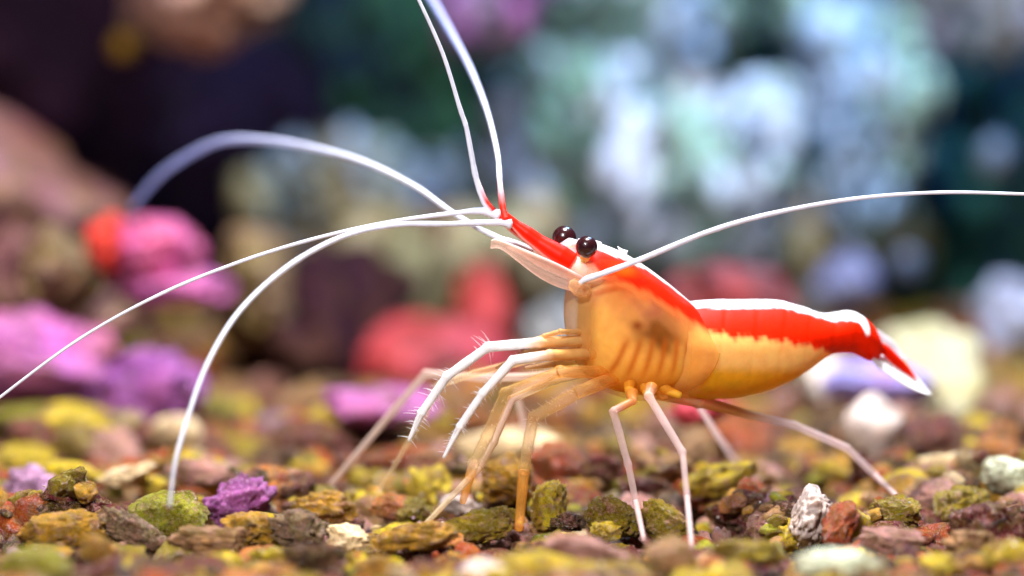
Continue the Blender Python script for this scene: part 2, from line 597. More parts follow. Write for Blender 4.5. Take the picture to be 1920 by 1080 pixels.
coral_colony('leafy_algae', (1400, 380, 1720, 680), 38, TEAL + OLIVE[:2], 'dark green algae clump above the red abdomen', 'algae', 19, 9, 28, (0.5, 1.1), mat=M_dark)
coral_colony('leafy_algae', (560, -60, 900, 330), 44, [(30, 58, 60), (36, 70, 66), (26, 40, 70), (44, 84, 62)], 'dark green algae growing between the cave and the upright antennae', 'algae', 20, 10, 30, (0.5, 1.2), mat=M_dark)
coral_colony('leafy_algae', (700, 420, 1010, 640), 26, OLIVE, 'beige and olive algae tuft behind the antennal scale', 'algae', 21, 8, 26, (0.4, 0.9))
coral_colony('leafy_algae', (1180, 400, 1560, 620), 31, OLIVE + GREY[:2], 'olive-grey algae tuft just above the carapace and abdomen', 'algae', 22, 9, 26, (0.4, 0.9))
coral_colony('purple_algae', (845, -60, 990, 70), 26, [(130, 70, 150), (140, 90, 170), (90, 70, 130)], 'purple algae sprig at the top edge between the upright antennae', 'algae', 23, 4, 16, (0.3, 0.6))

solid_rock('overhang_rock', (215, -190, 560, 112), 22, 8, (196, 160, 152), 'pale pinkish rock overhanging the dark cave, top left', 'rock', M_reef, 31, rug=0.25, color2=(150, 104, 80))
solid_rock('cave_rock', (-420, 190, 245, 600), 20, 9, (132, 88, 106), 'pinkish mauve rock shoulder at the left edge below the cave', 'rock', M_reef, 32, rug=0.18, tilt=0.35, color2=(104, 52, 66))
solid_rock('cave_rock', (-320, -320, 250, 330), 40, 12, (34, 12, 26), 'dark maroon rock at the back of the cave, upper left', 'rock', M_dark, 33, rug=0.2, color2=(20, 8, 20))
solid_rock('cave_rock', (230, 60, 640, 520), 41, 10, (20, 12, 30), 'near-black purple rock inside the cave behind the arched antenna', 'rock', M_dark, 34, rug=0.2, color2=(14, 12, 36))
solid_rock('brown_rock', (430, 455, 790, 780), 19, 8, (74, 48, 40), 'dark brown rock behind the red sponge', 'rock', M_dark, 35, rug=0.25, color2=(40, 20, 30))
solid_rock('tan_rock', (400, 420, 560, 690), 17, 5, (128, 100, 80), 'olive-tan rock right of the pink plate coral', 'rock', M_reef, 36, rug=0.3, color2=(90, 70, 48))
solid_rock('tan_rock', (40, 420, 200, 600), 14, 4, (110, 84, 62), 'brown-olive rock left of the pink plate coral', 'rock', M_reef, 37, rug=0.3, color2=(80, 56, 48))
solid_rock('yellow_polyp', (208, 60, 258, 112), 21, 0.8, (176, 140, 20), 'lone yellow polyp glowing in the dark cave', 'polyp', M_sponge, 38, 3, 0.15)

# pink plate coral with a red sponge on its side
def plate_coral():
    Y = 13
    s = cmpx(Y)
    c = at(300, 590, Y)
    root = empty('plate_coral', c, 'magenta-pink tiered plate coral with a red left flank', 'coral')
    def part(name, box, depth, col, seed, mat, yy=Y, rug=.2, col2=None, tilt=0):
        return solid_rock(name, box, yy, depth, col, None, None, mat, seed, 5, rug, 0.07, 1, parent=root, color2=col2, tilt=tilt)
    part('plate', (205, 500, 440, 575), 3.2, (170, 82, 158), 41, M_pink, col2=(190, 90, 150), tilt=0.10)
    part('crest', (190, 405, 385, 540), 2.6, (164, 66, 148), 42, M_pink, col2=(180, 70, 120))
    part('stalk', (160, 530, 300, 625), 2.4, (190, 150, 160), 43, M_pink, col2=(150, 140, 100))
    part('red_crust', (158, 398, 245, 520), 1.8, (196, 40, 16), 44, M_sponge, yy=Y - .6)
plate_coral()
solid_rock('coralline_rock', (-120, 572, 230, 780), 12, 4, (172, 86, 164), 'bright pink coralline rock at the left edge above the gravel', 'rock', M_pink, 45, rug=0.3, color2=(190, 110, 150))
solid_rock('coralline_rock', (170, 650, 405, 800), 10.5, 3, (128, 58, 146), 'purple coralline rock low in front of the plate coral', 'rock', M_pink, 46, rug=0.3, color2=(130, 60, 130))
solid_rock('coralline_rock', (600, 722, 830, 800), 8, 2, (150, 78, 140), 'flat pink coralline rock in front of the red sponge', 'rock', M_pink, 47, rug=0.25, color2=(150, 74, 126))

def red_sponge():
    root = empty('red_sponge', at(800, 760, 18), 'coral-red domed sponge with an upright cone behind the white legs', 'sponge')
    solid_rock('dome', (630, 590, 975, 800), 18, 4, (142, 42, 56), None, None, M_sponge, 51, 5, 0.10, 0.03, 0, parent=root, color2=(150, 40, 36), sq=1)
    solid_rock('cone', (852, 488, 966, 720), 20, 2.5, (142, 42, 48), None, None, M_sponge, 52, 5, 0.12, 0.03, 0, parent=root, color2=(146, 38, 36), sq=1)
red_sponge()
solid_rock('pale_rock', (975, 545, 1110, 720), 21, 3, (120, 128, 140), 'pale grey rock just left of the shrimp thorax', 'rock', M_coral, 67, rug=0.25)
solid_rock('dull_red_sponge', (1235, 490, 1490, 640), 17, 3, (110, 34, 44), 'dull red sponge showing just above the abdomen', 'sponge', M_sponge, 53, rug=0.25, color2=(90, 32, 40))
solid_rock('red_pebble', (1250, 740, 1370, 800), 5.5, 1.5, (170, 50, 66), 'red crusted stone under the abdomen', 'stone', M_sponge, 54, rug=0.25)
solid_rock('cream_rock', (1640, 600, 1835, 800), 13, 4, (178, 176, 158), 'large cream-white rock right of the tail fan', 'rock', M_coral, 55, rug=0.22, color2=(176, 168, 120))
solid_rock('lilac_rock', (1535, 668, 1765, 780), 10, 2.5, (160, 138, 214), 'lilac-blue rock directly below the tail fan', 'rock', M_pink, 56, rug=0.22, color2=(130, 130, 200))
solid_rock('ivory_rock', (1495, 655, 1590, 760), 12, 2, (200, 190, 184), 'ivory rock left of the lilac rock', 'rock', M_coral, 57, rug=0.22)
solid_rock('lavender_rock', (1530, 465, 1650, 600), 24, 3, (110, 118, 170), 'lavender lump in the dark above the tail segment', 'rock', M_coral, 58, rug=0.3)
solid_rock('lavender_rock', (1830, 520, 1990, 680), 22, 4, (140, 144, 180), 'lavender-white rock at the right edge above the gravel', 'rock', M_coral, 59, rug=0.3, color2=(150, 160, 190))
solid_rock('blue_polyp', (1675, 465, 1730, 530), 24, 1, (50, 80, 130), 'small blue polyp right of the lavender lump', 'polyp', M_coral, 60, 3, 0.15)
solid_rock('blue_polyp', (1835, 255, 1895, 330), 26, 1.2, (70, 96, 130), 'pale blue polyp near the right edge above the antenna', 'polyp', M_coral, 61, 3, 0.15)

# ------------------------------------------------------------------ gravel
OCHRE = (220, 162, 44); OLIV = (168, 144, 28); YELLOW = (246, 214, 40); RUST = (190, 78, 28); MAROON = (112, 36, 44)
PINKISH = (226, 164, 156); TAN = (216, 164, 112); BROWN = (76, 44, 24); LILAC = (200, 152, 190); PURPLE = (158, 82, 146)
CREAM = (222, 196, 150); WHITE = (196, 180, 174); GREYM = (150, 122, 96); LIME = (178, 176, 44); ORANGE = (214, 130, 62); MINT = (196, 204, 176)
CNAME = {OCHRE: 'ochre', OLIV: 'olive', YELLOW: 'yellow', RUST: 'rust-red', MAROON: 'maroon', PINKISH: 'pinkish', TAN: 'tan', BROWN: 'brown',
         LILAC: 'lilac', PURPLE: 'purple', CREAM: 'cream', WHITE: 'white', GREYM: 'grey', LIME: 'lime-green', ORANGE: 'orange', MINT: 'pale mint'}

# cx, cy, width, height (pixels), colour, tilt, label, depth factor, style
HERO = [
 (118, 993, 150, 62, OCHRE, -0.08, 'long ochre log-shaped pebble with olive film, lower left', 'log'),
 (248, 994, 120, 50, GREYM, 0.45, 'speckled grey-brown log pebble sloping down beside the long ochre log', 'log'),
 (448, 945, 116, 78, PURPLE, -0.35, 'rugged purple coralline pebble, lower left', 'rug'),
 (468, 992, 92, 60, OCHRE, -0.1, 'rounded ochre pebble just below the rugged purple pebble', 'lump'),
 (392, 1012, 130, 46, TAN, 0.0, 'flat tan-green pebble below and left of the rugged purple pebble', 'lump'),
 (318, 965, 136, 86, LIME, 0.0, 'round lime-green pebble under the drooping antenna tip', 'round'),
 (612, 952, 108, 58, OCHRE, 0.1, 'ochre pebble with rusty top, right of the rugged purple pebble', 'lump'),
 (560, 992, 96, 66, GREYM, 0.15, 'grey mossy pebble between the two ochre pebbles', 'rug'),
 (652, 1006, 68, 40, CREAM, 0.2, 'small cream pebble with yellow crust near the lower left leg tips', 'lump'),
 (58, 915, 86, 70, LILAC, 0.3, 'lilac-pink pebble at the left edge', 'rug'),
 (105, 935, 50, 44, LILAC, 0.0, 'smaller lilac knob beside the lilac-pink pebble', 'lump'),
 (745, 952, 92, 46, ORANGE, 0.0, 'smooth orange-pink pebble behind the tan leg tip', 'round'),
 (777, 957, 62, 42, OLIV, 0.0, 'small dark green pebble against the orange-pink pebble', 'lump'),
 (862, 948, 66, 36, WHITE, 0.25, 'white stone chip at the foot of the orange front leg', 'chip'),
 (905, 985, 130, 58, OLIV, -0.15, 'dark olive mossy log pebble between the front legs', 'log'),
 (782, 1006, 140, 48, OCHRE, -0.12, 'ochre-olive log pebble under the splayed tan leg', 'log'),
 (1030, 950, 60, 90, YELLOW, 0.1, 'upright yellow pebble right of the thick orange leg', 'log'),
 (1152, 970, 100, 64, OLIV, 0.35, 'humped olive-brown pebble left of the slender mauve leg', 'log'),
 (1248, 980, 100, 60, OLIV, 0.5, 'sloping olive pebble between the two slender mauve legs', 'log'),
 (1060, 980, 62, 32, BROWN, 0.0, 'low brown mossy pebble left of the humped olive pebble', 'lump'),
 (1136, 998, 52, 34, YELLOW, 0.1, 'small bright yellow pebble below the humped olive pebble', 'chip'),
 (1520, 968, 62, 98, WHITE, 0.25, 'tall white and grey pitted rubble piece standing in the right gravel', 'rug'),
 (1576, 984, 50, 84, RUST, 0.35, 'rust-red finger pebble leaning beside the tall white rubble', 'log'),
 (1676, 968, 92, 66, OLIV, 0.1, 'knobbly olive-brown pebble under the rear leg tip', 'rug'),
 (1802, 948, 96, 66, OLIV, -0.15, 'olive-topped brown pebble near the right edge', 'lump'),
 (1862, 988, 130, 84, MAROON, 0.0, 'large dark maroon pebble at the right edge', 'lump'),
 (1672, 1014, 110, 44, PINKISH, 0.0, 'pinkish mossy flat pebble below the knobbly olive pebble', 'lump'),
 (1406, 1034, 118, 40, OLIV, 0.08, 'low mossy green pebble right of the slender leg tip', 'lump'),
 (1352, 898, 130, 52, YELLOW, -0.3, 'blurred yellow slab behind the second slender leg', 'chip'),
 (1636, 803, 112, 118, WHITE, 0.0, 'large blurred round white pebble below the tail', 'round'),
 (945, 828, 190, 48, CREAM, -0.05, 'long cream slab behind the white leg tips', 'chip'),
 (1786, 876, 120, 44, CREAM, 0.0, 'blurred cream slab in the right gravel', 'chip'),
 (1886, 892, 86, 66, MINT, 0.2, 'pale mint translucent pebble at the right edge', 'round'),
 (95, 785, 240, 52, LIME, 0.0, 'long blurred yellow-green slab at the far left of the gravel', 'chip'),
 (135, 885, 120, 36, YELLOW, 0.3, 'blurred yellow splinter above the long ochre log', 'chip'),
 (66, 1062, 130, 66, LIME, 0.0, 'blurred lime-green pebble in the bottom left corner', 'round'),
 (1575, 1060, 160, 60, MINT, 0.0, 'blurred pale grey-green pebble at the bottom right', 'round'),
 (1890, 1040, 90, 50, YELLOW, 0.0, 'blurred yellow pebble in the bottom right corner', 'round'),
 (905, 1072, 90, 40, WHITE, 0.0, 'blurred white pebble at the bottom edge, centre', 'round'),
 (1000, 1062, 150, 54, YELLOW, 0.0, 'blurred yellow pebble at the bottom edge right of the white one', 'round'),
 (1100, 1035, 150, 50, PINKISH, 0.2, 'blurred pinkish pebble in the foreground below the slender legs', 'chip'),
 (1042, 866, 100, 70, RUST, 0.0, 'rust-brown domed pebble behind the thick orange leg', 'round'),
 (1130, 880, 80, 50, MAROON, 0.2, 'maroon pebble left of the first slender leg', 'lump'),
 (1760, 815, 130, 76, MAROON, 0.0, 'blurred maroon pebble right of the round white one', 'lump'),
 (1872, 845, 84, 50, ORANGE, 0.0, 'blurred orange-tan pebble at the far right', 'round'),
 (380, 888, 110, 46, PINKISH, 0.1, 'blurred pinkish pebble behind the drooping antenna', 'lump'),
 (402, 908, 62, 44, YELLOW, 0.0, 'small yellow pebble left above the rugged purple pebble', 'round'),
 (240, 892, 100, 34, CREAM, -0.25, 'blurred cream sliver left of the drooping antenna', 'chip'),
 (330, 810, 90, 60, CREAM, 0.0, 'blurred cream-yellow pebble where the antenna meets the gravel', 'round'),
 (185, 1030, 60, 50, OCHRE, 0.4, 'blurred ochre stub in front of the long ochre log', 'log'),
 (590, 1040, 110, 40, BROWN, 0.0, 'blurred dark brown pebble at the bottom, left of centre', 'lump'),
 (1260, 1045, 90, 70, TAN, 0.6, 'blurred tan pebble in front of the slender leg tip', 'chip'),
 (810, 915, 80, 70, YELLOW, 0.2, 'yellow knobbly pebble between the tan legs', 'rug'),
 (950, 900, 90, 80, OCHRE, 0.0, 'ochre knobbly pebble left of the thick orange leg', 'rug'),
 (1820, 1020, 90, 50, TAN, 0.0, 'tan pebble under the dark maroon one', 'lump'),
 (600, 800, 70, 60, YELLOW, -0.6, 'blurred yellow chip left of the pink flat rock', 'chip'),
]
STYLE = {'log': dict(rug=0.24, fine=0.10, cuts=1, sq=0.75, freq=1.3), 'lump': dict(rug=0.34, fine=0.11, cuts=2, sq=0.85, freq=1.7),
         'rug': dict(rug=0.30, fine=0.13, cuts=2, sq=0.85, holes=0.5, freq=2.0), 'round': dict(rug=0.16, fine=0.03, cuts=1, sq=0.95, freq=1.4),
         'chip': dict(rug=0.28, fine=0.08, cuts=6, sq=0.8, freq=1.3)}

rng = np.random.RandomState(7)
GX0, GX1, GY0, GY1, CELL = -24.0, 24.0, -12.0, 36.0, 0.12
gnx, gny = int((GX1 - GX0) / CELL), int((GY1 - GY0) / CELL)
gx = GX0 + (np.arange(gnx) + 0.5) * CELL
gy = GY0 + (np.arange(gny) + 0.5) * CELL
HM = np.full((gny, gnx), -0.55)
RES = np.zeros((gny, gnx), bool)                   # kept free for the hand-placed stones

def stamp(x, y, z, rx, ry, rz, reserve=False):
    r = max(rx, ry) * (1.8 if reserve else 1)
    i0, i1 = np.searchsorted(gx, [x - r, x + r])
    j0, j1 = np.searchsorted(gy, [y - r, y + r])
    if i1 <= i0 or j1 <= j0: return
    q = ((gx[None, i0:i1] - x) / rx) ** 2 + ((gy[j0:j1, None] - y) / ry) ** 2
    t = np.where(q < 1, z + rz * np.sqrt(np.clip(1 - q, 0, 1)), -9)
    HM[j0:j1, i0:i1] = np.maximum(HM[j0:j1, i0:i1], t)
    if reserve:
        q2 = ((gx[None, i0:i1] - x) / rx) ** 2 + ((gy[j0:j1, None] - y + ry * 0.4) / (ry * 1.3)) ** 2
        RES[j0:j1, i0:i1] |= q2 < 0.95

def under(x, y, r):
    i0, i1 = np.searchsorted(gx, [x - r, x + r])
    j0, j1 = np.searchsorted(gy, [y - r, y + r])
    s = HM[j0:j1, i0:i1]
    return (float(s.mean()), bool(RES[j0:j1, i0:i1].mean() > 0.25)) if s.size else (-0.5, True)

pebbles = []      # dict(loc, rotation, dims(half), color, hero label or None, style)
for k, (cx, cy, w, h, colr, tilt, lab, sty) in enumerate(HERO):
    bottom = cy + h * 0.42
    Y = ground_y(bottom, -0.05 if cy > 900 else 0.16)
    Y = max(Y, -5.2)
    if cy > 1025:
        Y = ground_y(cy + h * 0.2, 0.12)
    s = cmpx(Y)
    hw, hh = w * s / 2, h * s / 2
    hd = min(max(hh * 1.1, 0.18), 0.75) if sty != 'chip' else min(hw * 0.6, .6)
    c = at(cx, cy, Y + 0.3 * hd)
    stamp(c[0], c[1], c[2], hw, hd, hh, True)
    pebbles.append(dict(loc=c, e=(0, tilt, 0), d=(hw, hd, hh), col=colr, lab=lab, sty=sty, seed=100 + k))

fill_cols = [OCHRE] * 10 + [OLIV] * 5 + [YELLOW] * 9 + [RUST] * 8 + [MAROON] * 9 + [PINKISH] * 6 + [TAN] * 5 + [BROWN] * 6 + [LILAC] + [CREAM] * 2 + [LIME] * 3 + [ORANGE] * 4
STY = ['log', 'log', 'lump', 'lump', 'rug', 'round', 'chip', 'chip']

DEEP = [BROWN] * 4 + [MAROON] * 4 + [RUST, OLIV]  # dark colours for the bottom stones, painting shade into the gravel gaps
def scatter(n, y0, y1, rlo, rhi, maxz, pal=None):
    got = 0
    for _ in range(n):
        y = rng.uniform(y0, y1)
        hwid = 6.4 * (DIST + y) / DIST * 1.22 + 1.0
        x = rng.uniform(-hwid, hwid)
        r = rlo + (rhi - rlo) * rng.rand() ** 1.8
        asp = rng.uniform(1.0, 1.9)
        rx, ry, rz = r * asp, r * rng.uniform(0.8, 1.1), r * rng.uniform(0.6, 0.9)
        z, res = under(x, y, r)
        if res: continue
        lim = maxz + 0.20 * math.sin(x * 1.9 + y) + 0.18 * math.sin(x * .8 - y * 1.7)
        if z + rz * 1.5 > lim: continue
        zc = z + rz * 0.68
        if y < -0.5 and to_px(np.array([x, y, zc + rz]))[1] < 996 - 13 * y: continue
        yaw = rng.uniform(0, math.pi)
        stamp(x, y, zc, r * (asp + 1) / 2, r * (asp + 1) / 2, rz)
        pebbles.append(dict(loc=np.array([x, y, zc]), e=(rng.normal() * .25, rng.normal() * .3, yaw), d=(rx, ry, rz),
                            col=(pal or fill_cols)[rng.randint(len(pal or fill_cols))], lab=None, sty=STY[rng.randint(len(STY))], seed=rng.randint(1 << 20)))
        got += 1
    return got

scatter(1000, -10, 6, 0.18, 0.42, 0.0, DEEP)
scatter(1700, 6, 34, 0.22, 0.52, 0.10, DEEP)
scatter(1100, -10, 6, 0.14, 0.34, 0.30)
scatter(1500, 6, 34, 0.20, 0.46, 0.40)
scatter(1500, -10, 6, 0.09, 0.22, 0.34)
scatter(1800, -8, 5, 0.04, 0.11, 0.24)

# what the photograph would show of each stone: paint discs far to near into a small id picture
BW, BH = 640, 360
idb = np.full((BH, BW), -1, int)
order = sorted(range(len(pebbles)), key=lambda i: -pebbles[i]['loc'][1])
yy, xx = np.mgrid[0:BH, 0:BW]
for i in order:
    p = pebbles[i]
    px, py, dep = to_px(p['loc'])
    px, py = px / 3, py / 3
    rw = (p['d'][0] + p['d'][1]) / 2 / (dep * K) / 3 if p['lab'] is None else p['d'][0] / (dep * K) / 3
    rh = p['d'][2] * 1.05 / (dep * K) / 3
    x0, x1 = int(max(0, px - rw)), int(min(BW, px + rw + 1))
    y0, y1 = int(max(0, py - rh)), int(min(BH, py + rh + 1))
    if x1 <= x0 or y1 <= y0: continue
    q = ((xx[y0:y1, x0:x1] - px) / rw) ** 2 + ((yy[y0:y1, x0:x1] - py) / rh) ** 2
    sub = idb[y0:y1, x0:x1]
    sub[q < 1] = i
cnt = np.bincount(idb[idb >= 0], minlength=len(pebbles))
nh = len(HERO)
cand = sorted(range(nh, len(pebbles)), key=lambda i: -cnt[i])[:300 - nh]
single = [i for i in cand if cnt[i] > 12]
single_set = set(single)

# shared shapes for the loose stones
VAR = {}
for st in STYLE:
    for q in range(4):
        P, f = rock_shape(4, 900 + q * 13 + len(st) * 101 + ord(st[0]), **STYLE[st])
        P = unit(P)
        me = mesh_np('pebble', P, f)
        me.materials.append(M_peb)
        VAR[(st, q)] = me

for i in range(nh):                                # hand-placed stones
    p = pebbles[i]
    near = -6 < p['loc'][1] < 5
    P, f = rock_shape(5 if near else 4, p['seed'], **STYLE[p['sty']])
    P = unit(P) * np.array(p['d'])
    if near:
        nrm = P / (np.linalg.norm(P, axis=1)[:, None] + 1e-9)
        P = P + nrm * (0.040 * fbm(P * 7, p['seed'], 3, 0.7) + 0.026 * fbm(P * 24, p['seed'] + 3, 2, 0.8))[:, None]
    me = mesh_np('pebble', P, f)
    pale = p['col'] in (WHITE, CREAM, MINT)
    crust = p['col'] in (LILAC, PURPLE)
    o = link('pebble', me, M_white if pale else (M_crust if crust else M_peb), None, p['lab'], 'pebble', 'pebbles of the gravel bed')
    o.location = p['loc']
    o.rotation_euler = p['e']
    o.color = (*lin(p['col']), 1)

SHAPEW = {'log': 'elongated', 'lump': 'lumpy', 'rug': 'rugged', 'round': 'rounded', 'chip': 'angular'}
hx, hy, hz = to_px(np.array([pebbles[i]['loc'] for i in range(nh)]))
def short(lab):
    w = lab.split(',')[0]
    for k in (' with ', ' under ', ' beside ', ' just ', ' below ', ' right of ', ' between ', ' at ', ' behind ', ' near ', ' against ', ' left ', ' standing ', ' leaning ', ' in ', ' sloping ', ' where ', ' from '):
        w = w.split(k)[0]
    return w
used = {}
for i in single:
    p = pebbles[i]
    px, py, dep = to_px(p['loc'])
    dd = np.hypot(hx - px, (hy - py) * 1.6)
    size = p['d'][0]
    sw = 'small' if size < 0.24 else ('mid-sized' if size < 0.42 else 'large')
    made = None
    for h in np.argsort(dd)[:4]:
        dx, dy = px - hx[h], (py - hy[h]) * 1.6
        rel = ('left of' if dx < 0 else 'right of') if abs(dx) > abs(dy) else ('behind' if dy < 0 else 'in front of')
        lab = f"{sw} {SHAPEW[p['sty']]} {CNAME[p['col']]} pebble {rel} the {short(HERO[h][6])}"
        if lab not in used:
            made = lab
            break
    lab = made or lab
    used[lab] = 1
    o = link('pebble', VAR[(p['sty'], p['seed'] % 4)], None, None, lab, 'pebble', 'pebbles of the gravel bed')
    o.location = p['loc']
    o.rotation_euler = p['e']
    o.scale = p['d']
    o.color = (*(lin(p['col']) * np.random.RandomState(p['seed']).uniform(0.8, 1.15)), 1)

LOW = {}
for st in STYLE:
    for q in range(3):
        for lv in (2, 3):
            P, f = rock_shape(lv, 700 + q * 7 + ord(st[1]), **STYLE[st])
            P = unit(P)
            LOW[(st, q, lv)] = (P, f)
g = Geo()
for i in range(nh, len(pebbles)):
    if i in single_set: continue
    p = pebbles[i]
    lv = 3 if (-5 < p['loc'][1] < 5 and cnt[i] > 2) else 2
    P, f = LOW[(p['sty'], p['seed'] % 3, lv)]
    V = (P * np.array(p['d'])) @ rot(p['e']).T + p['loc']
    g.add(V, f, lin(p['col']) * np.random.RandomState(p['seed']).uniform(0.75, 1.15))
link('loose_gravel', g.mesh('loose_gravel'), M_gravel, None, 'small mixed coral gravel filling the gaps between the pebbles', 'gravel', kind='stuff')

# pale sand grains
g = Geo()
v1, f1 = ico(1)
for k in range(1100):
    y = rng.uniform(-5, 5)
    x = rng.uniform(-8, 8)
    z, _ = under(x, y, 0.08)
    if z < -0.4: continue
    r = rng.uniform(0.008, 0.022)
    g.add(v1 * r * rng.uniform(0.7, 1.3, 3) + np.array([x, y, z + r * 0.4]), f1, lin([(240, 232, 226), (220, 190, 160), (206, 170, 190)][rng.randint(3)]))
link('sand_grains', g.mesh('sand_grains'), M_coral, None, 'tiny pale sand grains scattered on the pebbles', 'sand', kind='stuff')

# ------------------------------------------------------------------ the shrimp
YAW = math.tan(R(21))
def yb(px):
    return (px - 1090) / 150.0 * YAW
SIDE = np.array([-math.sin(R(21)), math.cos(R(21)), 0])   # across the body, away from the camera
SH = empty('cleaner_shrimp', at(1150, 985, 0.3), 'cleaner shrimp with red back, white stripe, orange body and long white antennae', 'shrimp')
OFF = np.array(SH.location[:])

C_RED = lin([244, 34, 0]); C_WHITE = lin([252, 250, 252]); C_ORANGE = lin([252, 176, 92]); C_AMBER = lin([244, 160, 34])
C_PEACH = lin([255, 202, 116]); C_OLIVE = lin([240, 172, 30]); C_MAUVE = lin([226, 190, 196]); C_TAN = lin([232, 186, 118]); C_PALE = lin([250, 214, 190])

def part(name, g, mat, parent=None, label=None, kind=None):
    return link(name, g.mesh(name, OFF), mat, parent or SH, label, kind=kind)

def loft(g, st, nlen, nring, colfn, power=1.0, caps=True, bend=None):
    """st rows: top px, py, bottom px, py, half width; smooth skin through them"""
    st = np.asarray(st, float)
    S = catmull(st, nlen)
    ph = np.linspace(0, 2 * math.pi, nring, endpoint=False)
    V, C = [], []
    uu = np.linspace(0, 1, nlen)
    for k, s in enumerate(S):
        mx = (s[0] + s[2]) / 2
        T, B = at(s[0], s[1], yb(s[0])), at(s[2], s[3], yb(s[2]))
        c, a = (T + B) / 2, (T - B) / 2
        for p in ph:
            cv, sv = math.cos(p), math.sin(p)
            wv = s[4] * np.sign(sv) * abs(sv) ** power * (1 - 0.22 * max(cv, 0) ** 2)
            pxm, pym = (s[0] + s[2]) / 2 + (s[0] - s[2]) / 2 * cv, (s[1] + s[3]) / 2 + (s[1] - s[3]) / 2 * cv
            q = c + a * cv - SIDE * wv
            if bend is not None:
                bx = bend(uu[k]) * sv * sv
                q = q + np.array([bx / 150.0, bx / 150.0 * YAW, 0])
                pxm += bx
            V.append(q)
            C.append(colfn(uu[k], pxm, pym, cv, sv))
    V, C = np.array(V), np.array(C)
    idx = np.arange(nlen * nring).reshape(nlen, nring)
    F = np.stack([idx[:-1].ravel(), np.roll(idx[:-1], -1, 1).ravel(), np.roll(idx[1:], -1, 1).ravel(), idx[1:].ravel()], 1)
    base = g.n
    g.add(V, F, C)
    if caps:
        c0, c1 = V[:nring].mean(0), V[-nring:].mean(0)
        b2 = g.n
        g.V.append(np.array([c0, c1])); g.C.append(np.hstack([np.array([C[0], C[-1]])])); g.n += 2
        f = [[b2, base + (j + 1) % nring, base + j] for j in range(nring)]
        e = base + (nlen - 1) * nring
        f += [[b2 + 1, e + j, e + (j + 1) % nring] for j in range(nring)]
        g.F3.append(np.array(f, int))

def jag(px, amp=6, fr=0.11, s=0):
    return amp * (0.6 * math.sin(px * fr + s) + 0.5 * math.sin(px * fr * 1.7 + 1.3 + s) + 0.25 * math.sin(px * fr * 3.1 + s * 2))

def sm(e0, e1, x):
    t = min(max((x - e0) / (e1 - e0), 0), 1)
    return t * t * (3 - 2 * t)

def blob(px, py, cx, cy, rx, ry):
    return math.exp(-(((px - cx) / rx) ** 2 + ((py - cy) / ry) ** 2))

# abdomen with its six rings, and the flesh that runs forward under the carapace
ABD = [(1150, 575, 1140, 670, .22), (1215, 580, 1195, 715, .40), (1262, 572, 1245, 738, .50), (1300, 565, 1275, 746, .55), (1345, 562, 1325, 749, .56), (1400, 562, 1385, 745, .54),
       (1455, 563, 1450, 728, .49), (1500, 574, 1502, 700, .43), (1545, 588, 1548, 668, .34), (1590, 583, 1590, 662, .29), (1618, 594, 1610, 668, .25), (1640, 616, 1626, 676, .19), (1652, 640, 1640, 678, .12)]
RX = [1290, 1340, 1400, 1450, 1500, 1550, 1600, 1660]
RYl = [612, 626, 630, 637, 646, 662, 690, 700]
WXs = [1290, 1350, 1450, 1500, 1545, 1580, 1596, 1606, 1614, 1620]
WYl = [574, 576, 574, 586, 600, 598, 602, 626, 624, 560]
def abd_col(u, px, py, cv, sv):
    rb = np.interp(px, RX, RYl) + jag(px, 4, .16)
    wb = np.interp(px, WXs, WYl) + jag(px, 1.2, .2)
    ov = sm(676, 700, py + 0.10 * (1400 - px) * 0.3) * sm(1560, 1480, px) * sm(1262, 1300, px)
    c = C_PEACH * (1 - ov) + C_OLIVE * ov
    lowf = sm(700, 745, py)
    c = c * (1 - .45 * lowf * (1 - ov)) + C_AMBER * (.45 * lowf * (1 - ov))
    alpha = 0.90 - 0.10 * lowf
    red = 1 - sm(rb - 5, rb + 7, py)
    c = c * (1 - red) + C_RED * red
    alpha = alpha * (1 - red) + 1.0 * red
    c = c * (1 + red * (.03 * math.sin(px * .55 + 3 * math.sin(py * .3)) * sm(590, 640, py) - .05))
    wh = (1 - sm(wb - 2, wb + 2, py)) if px < 1622 else 0
    c = c * (1 - wh) + C_WHITE * wh
    return [*c, alpha]
g = Geo()
loft(g, ABD, 230, 72, abd_col)
V = g.V[0]
# the rings of the abdomen: shallow grooves where one plate slides under the next
pxv, pyv, _ = to_px(V)
grow = np.zeros(len(V))
for ex in (1352, 1412, 1465, 1512, 1560, 1602):
    t = (pxv - ex + (pyv - 640) * 0.12) / 9.0
    grow += np.where(t < 0, np.exp(-(t / 2.2) ** 2) * 0.003, -np.exp(-(t / 0.9) ** 2) * 0.0035)
cen = np.repeat(V[:230 * 72].reshape(230, 72, 3).mean(1), 72, axis=0)
dirv = V - cen
dirv /= np.linalg.norm(dirv, axis=1)[:, None] + 1e-9
g.V[0] = V + dirv * grow[:, None]
part('body', g, M_flesh)

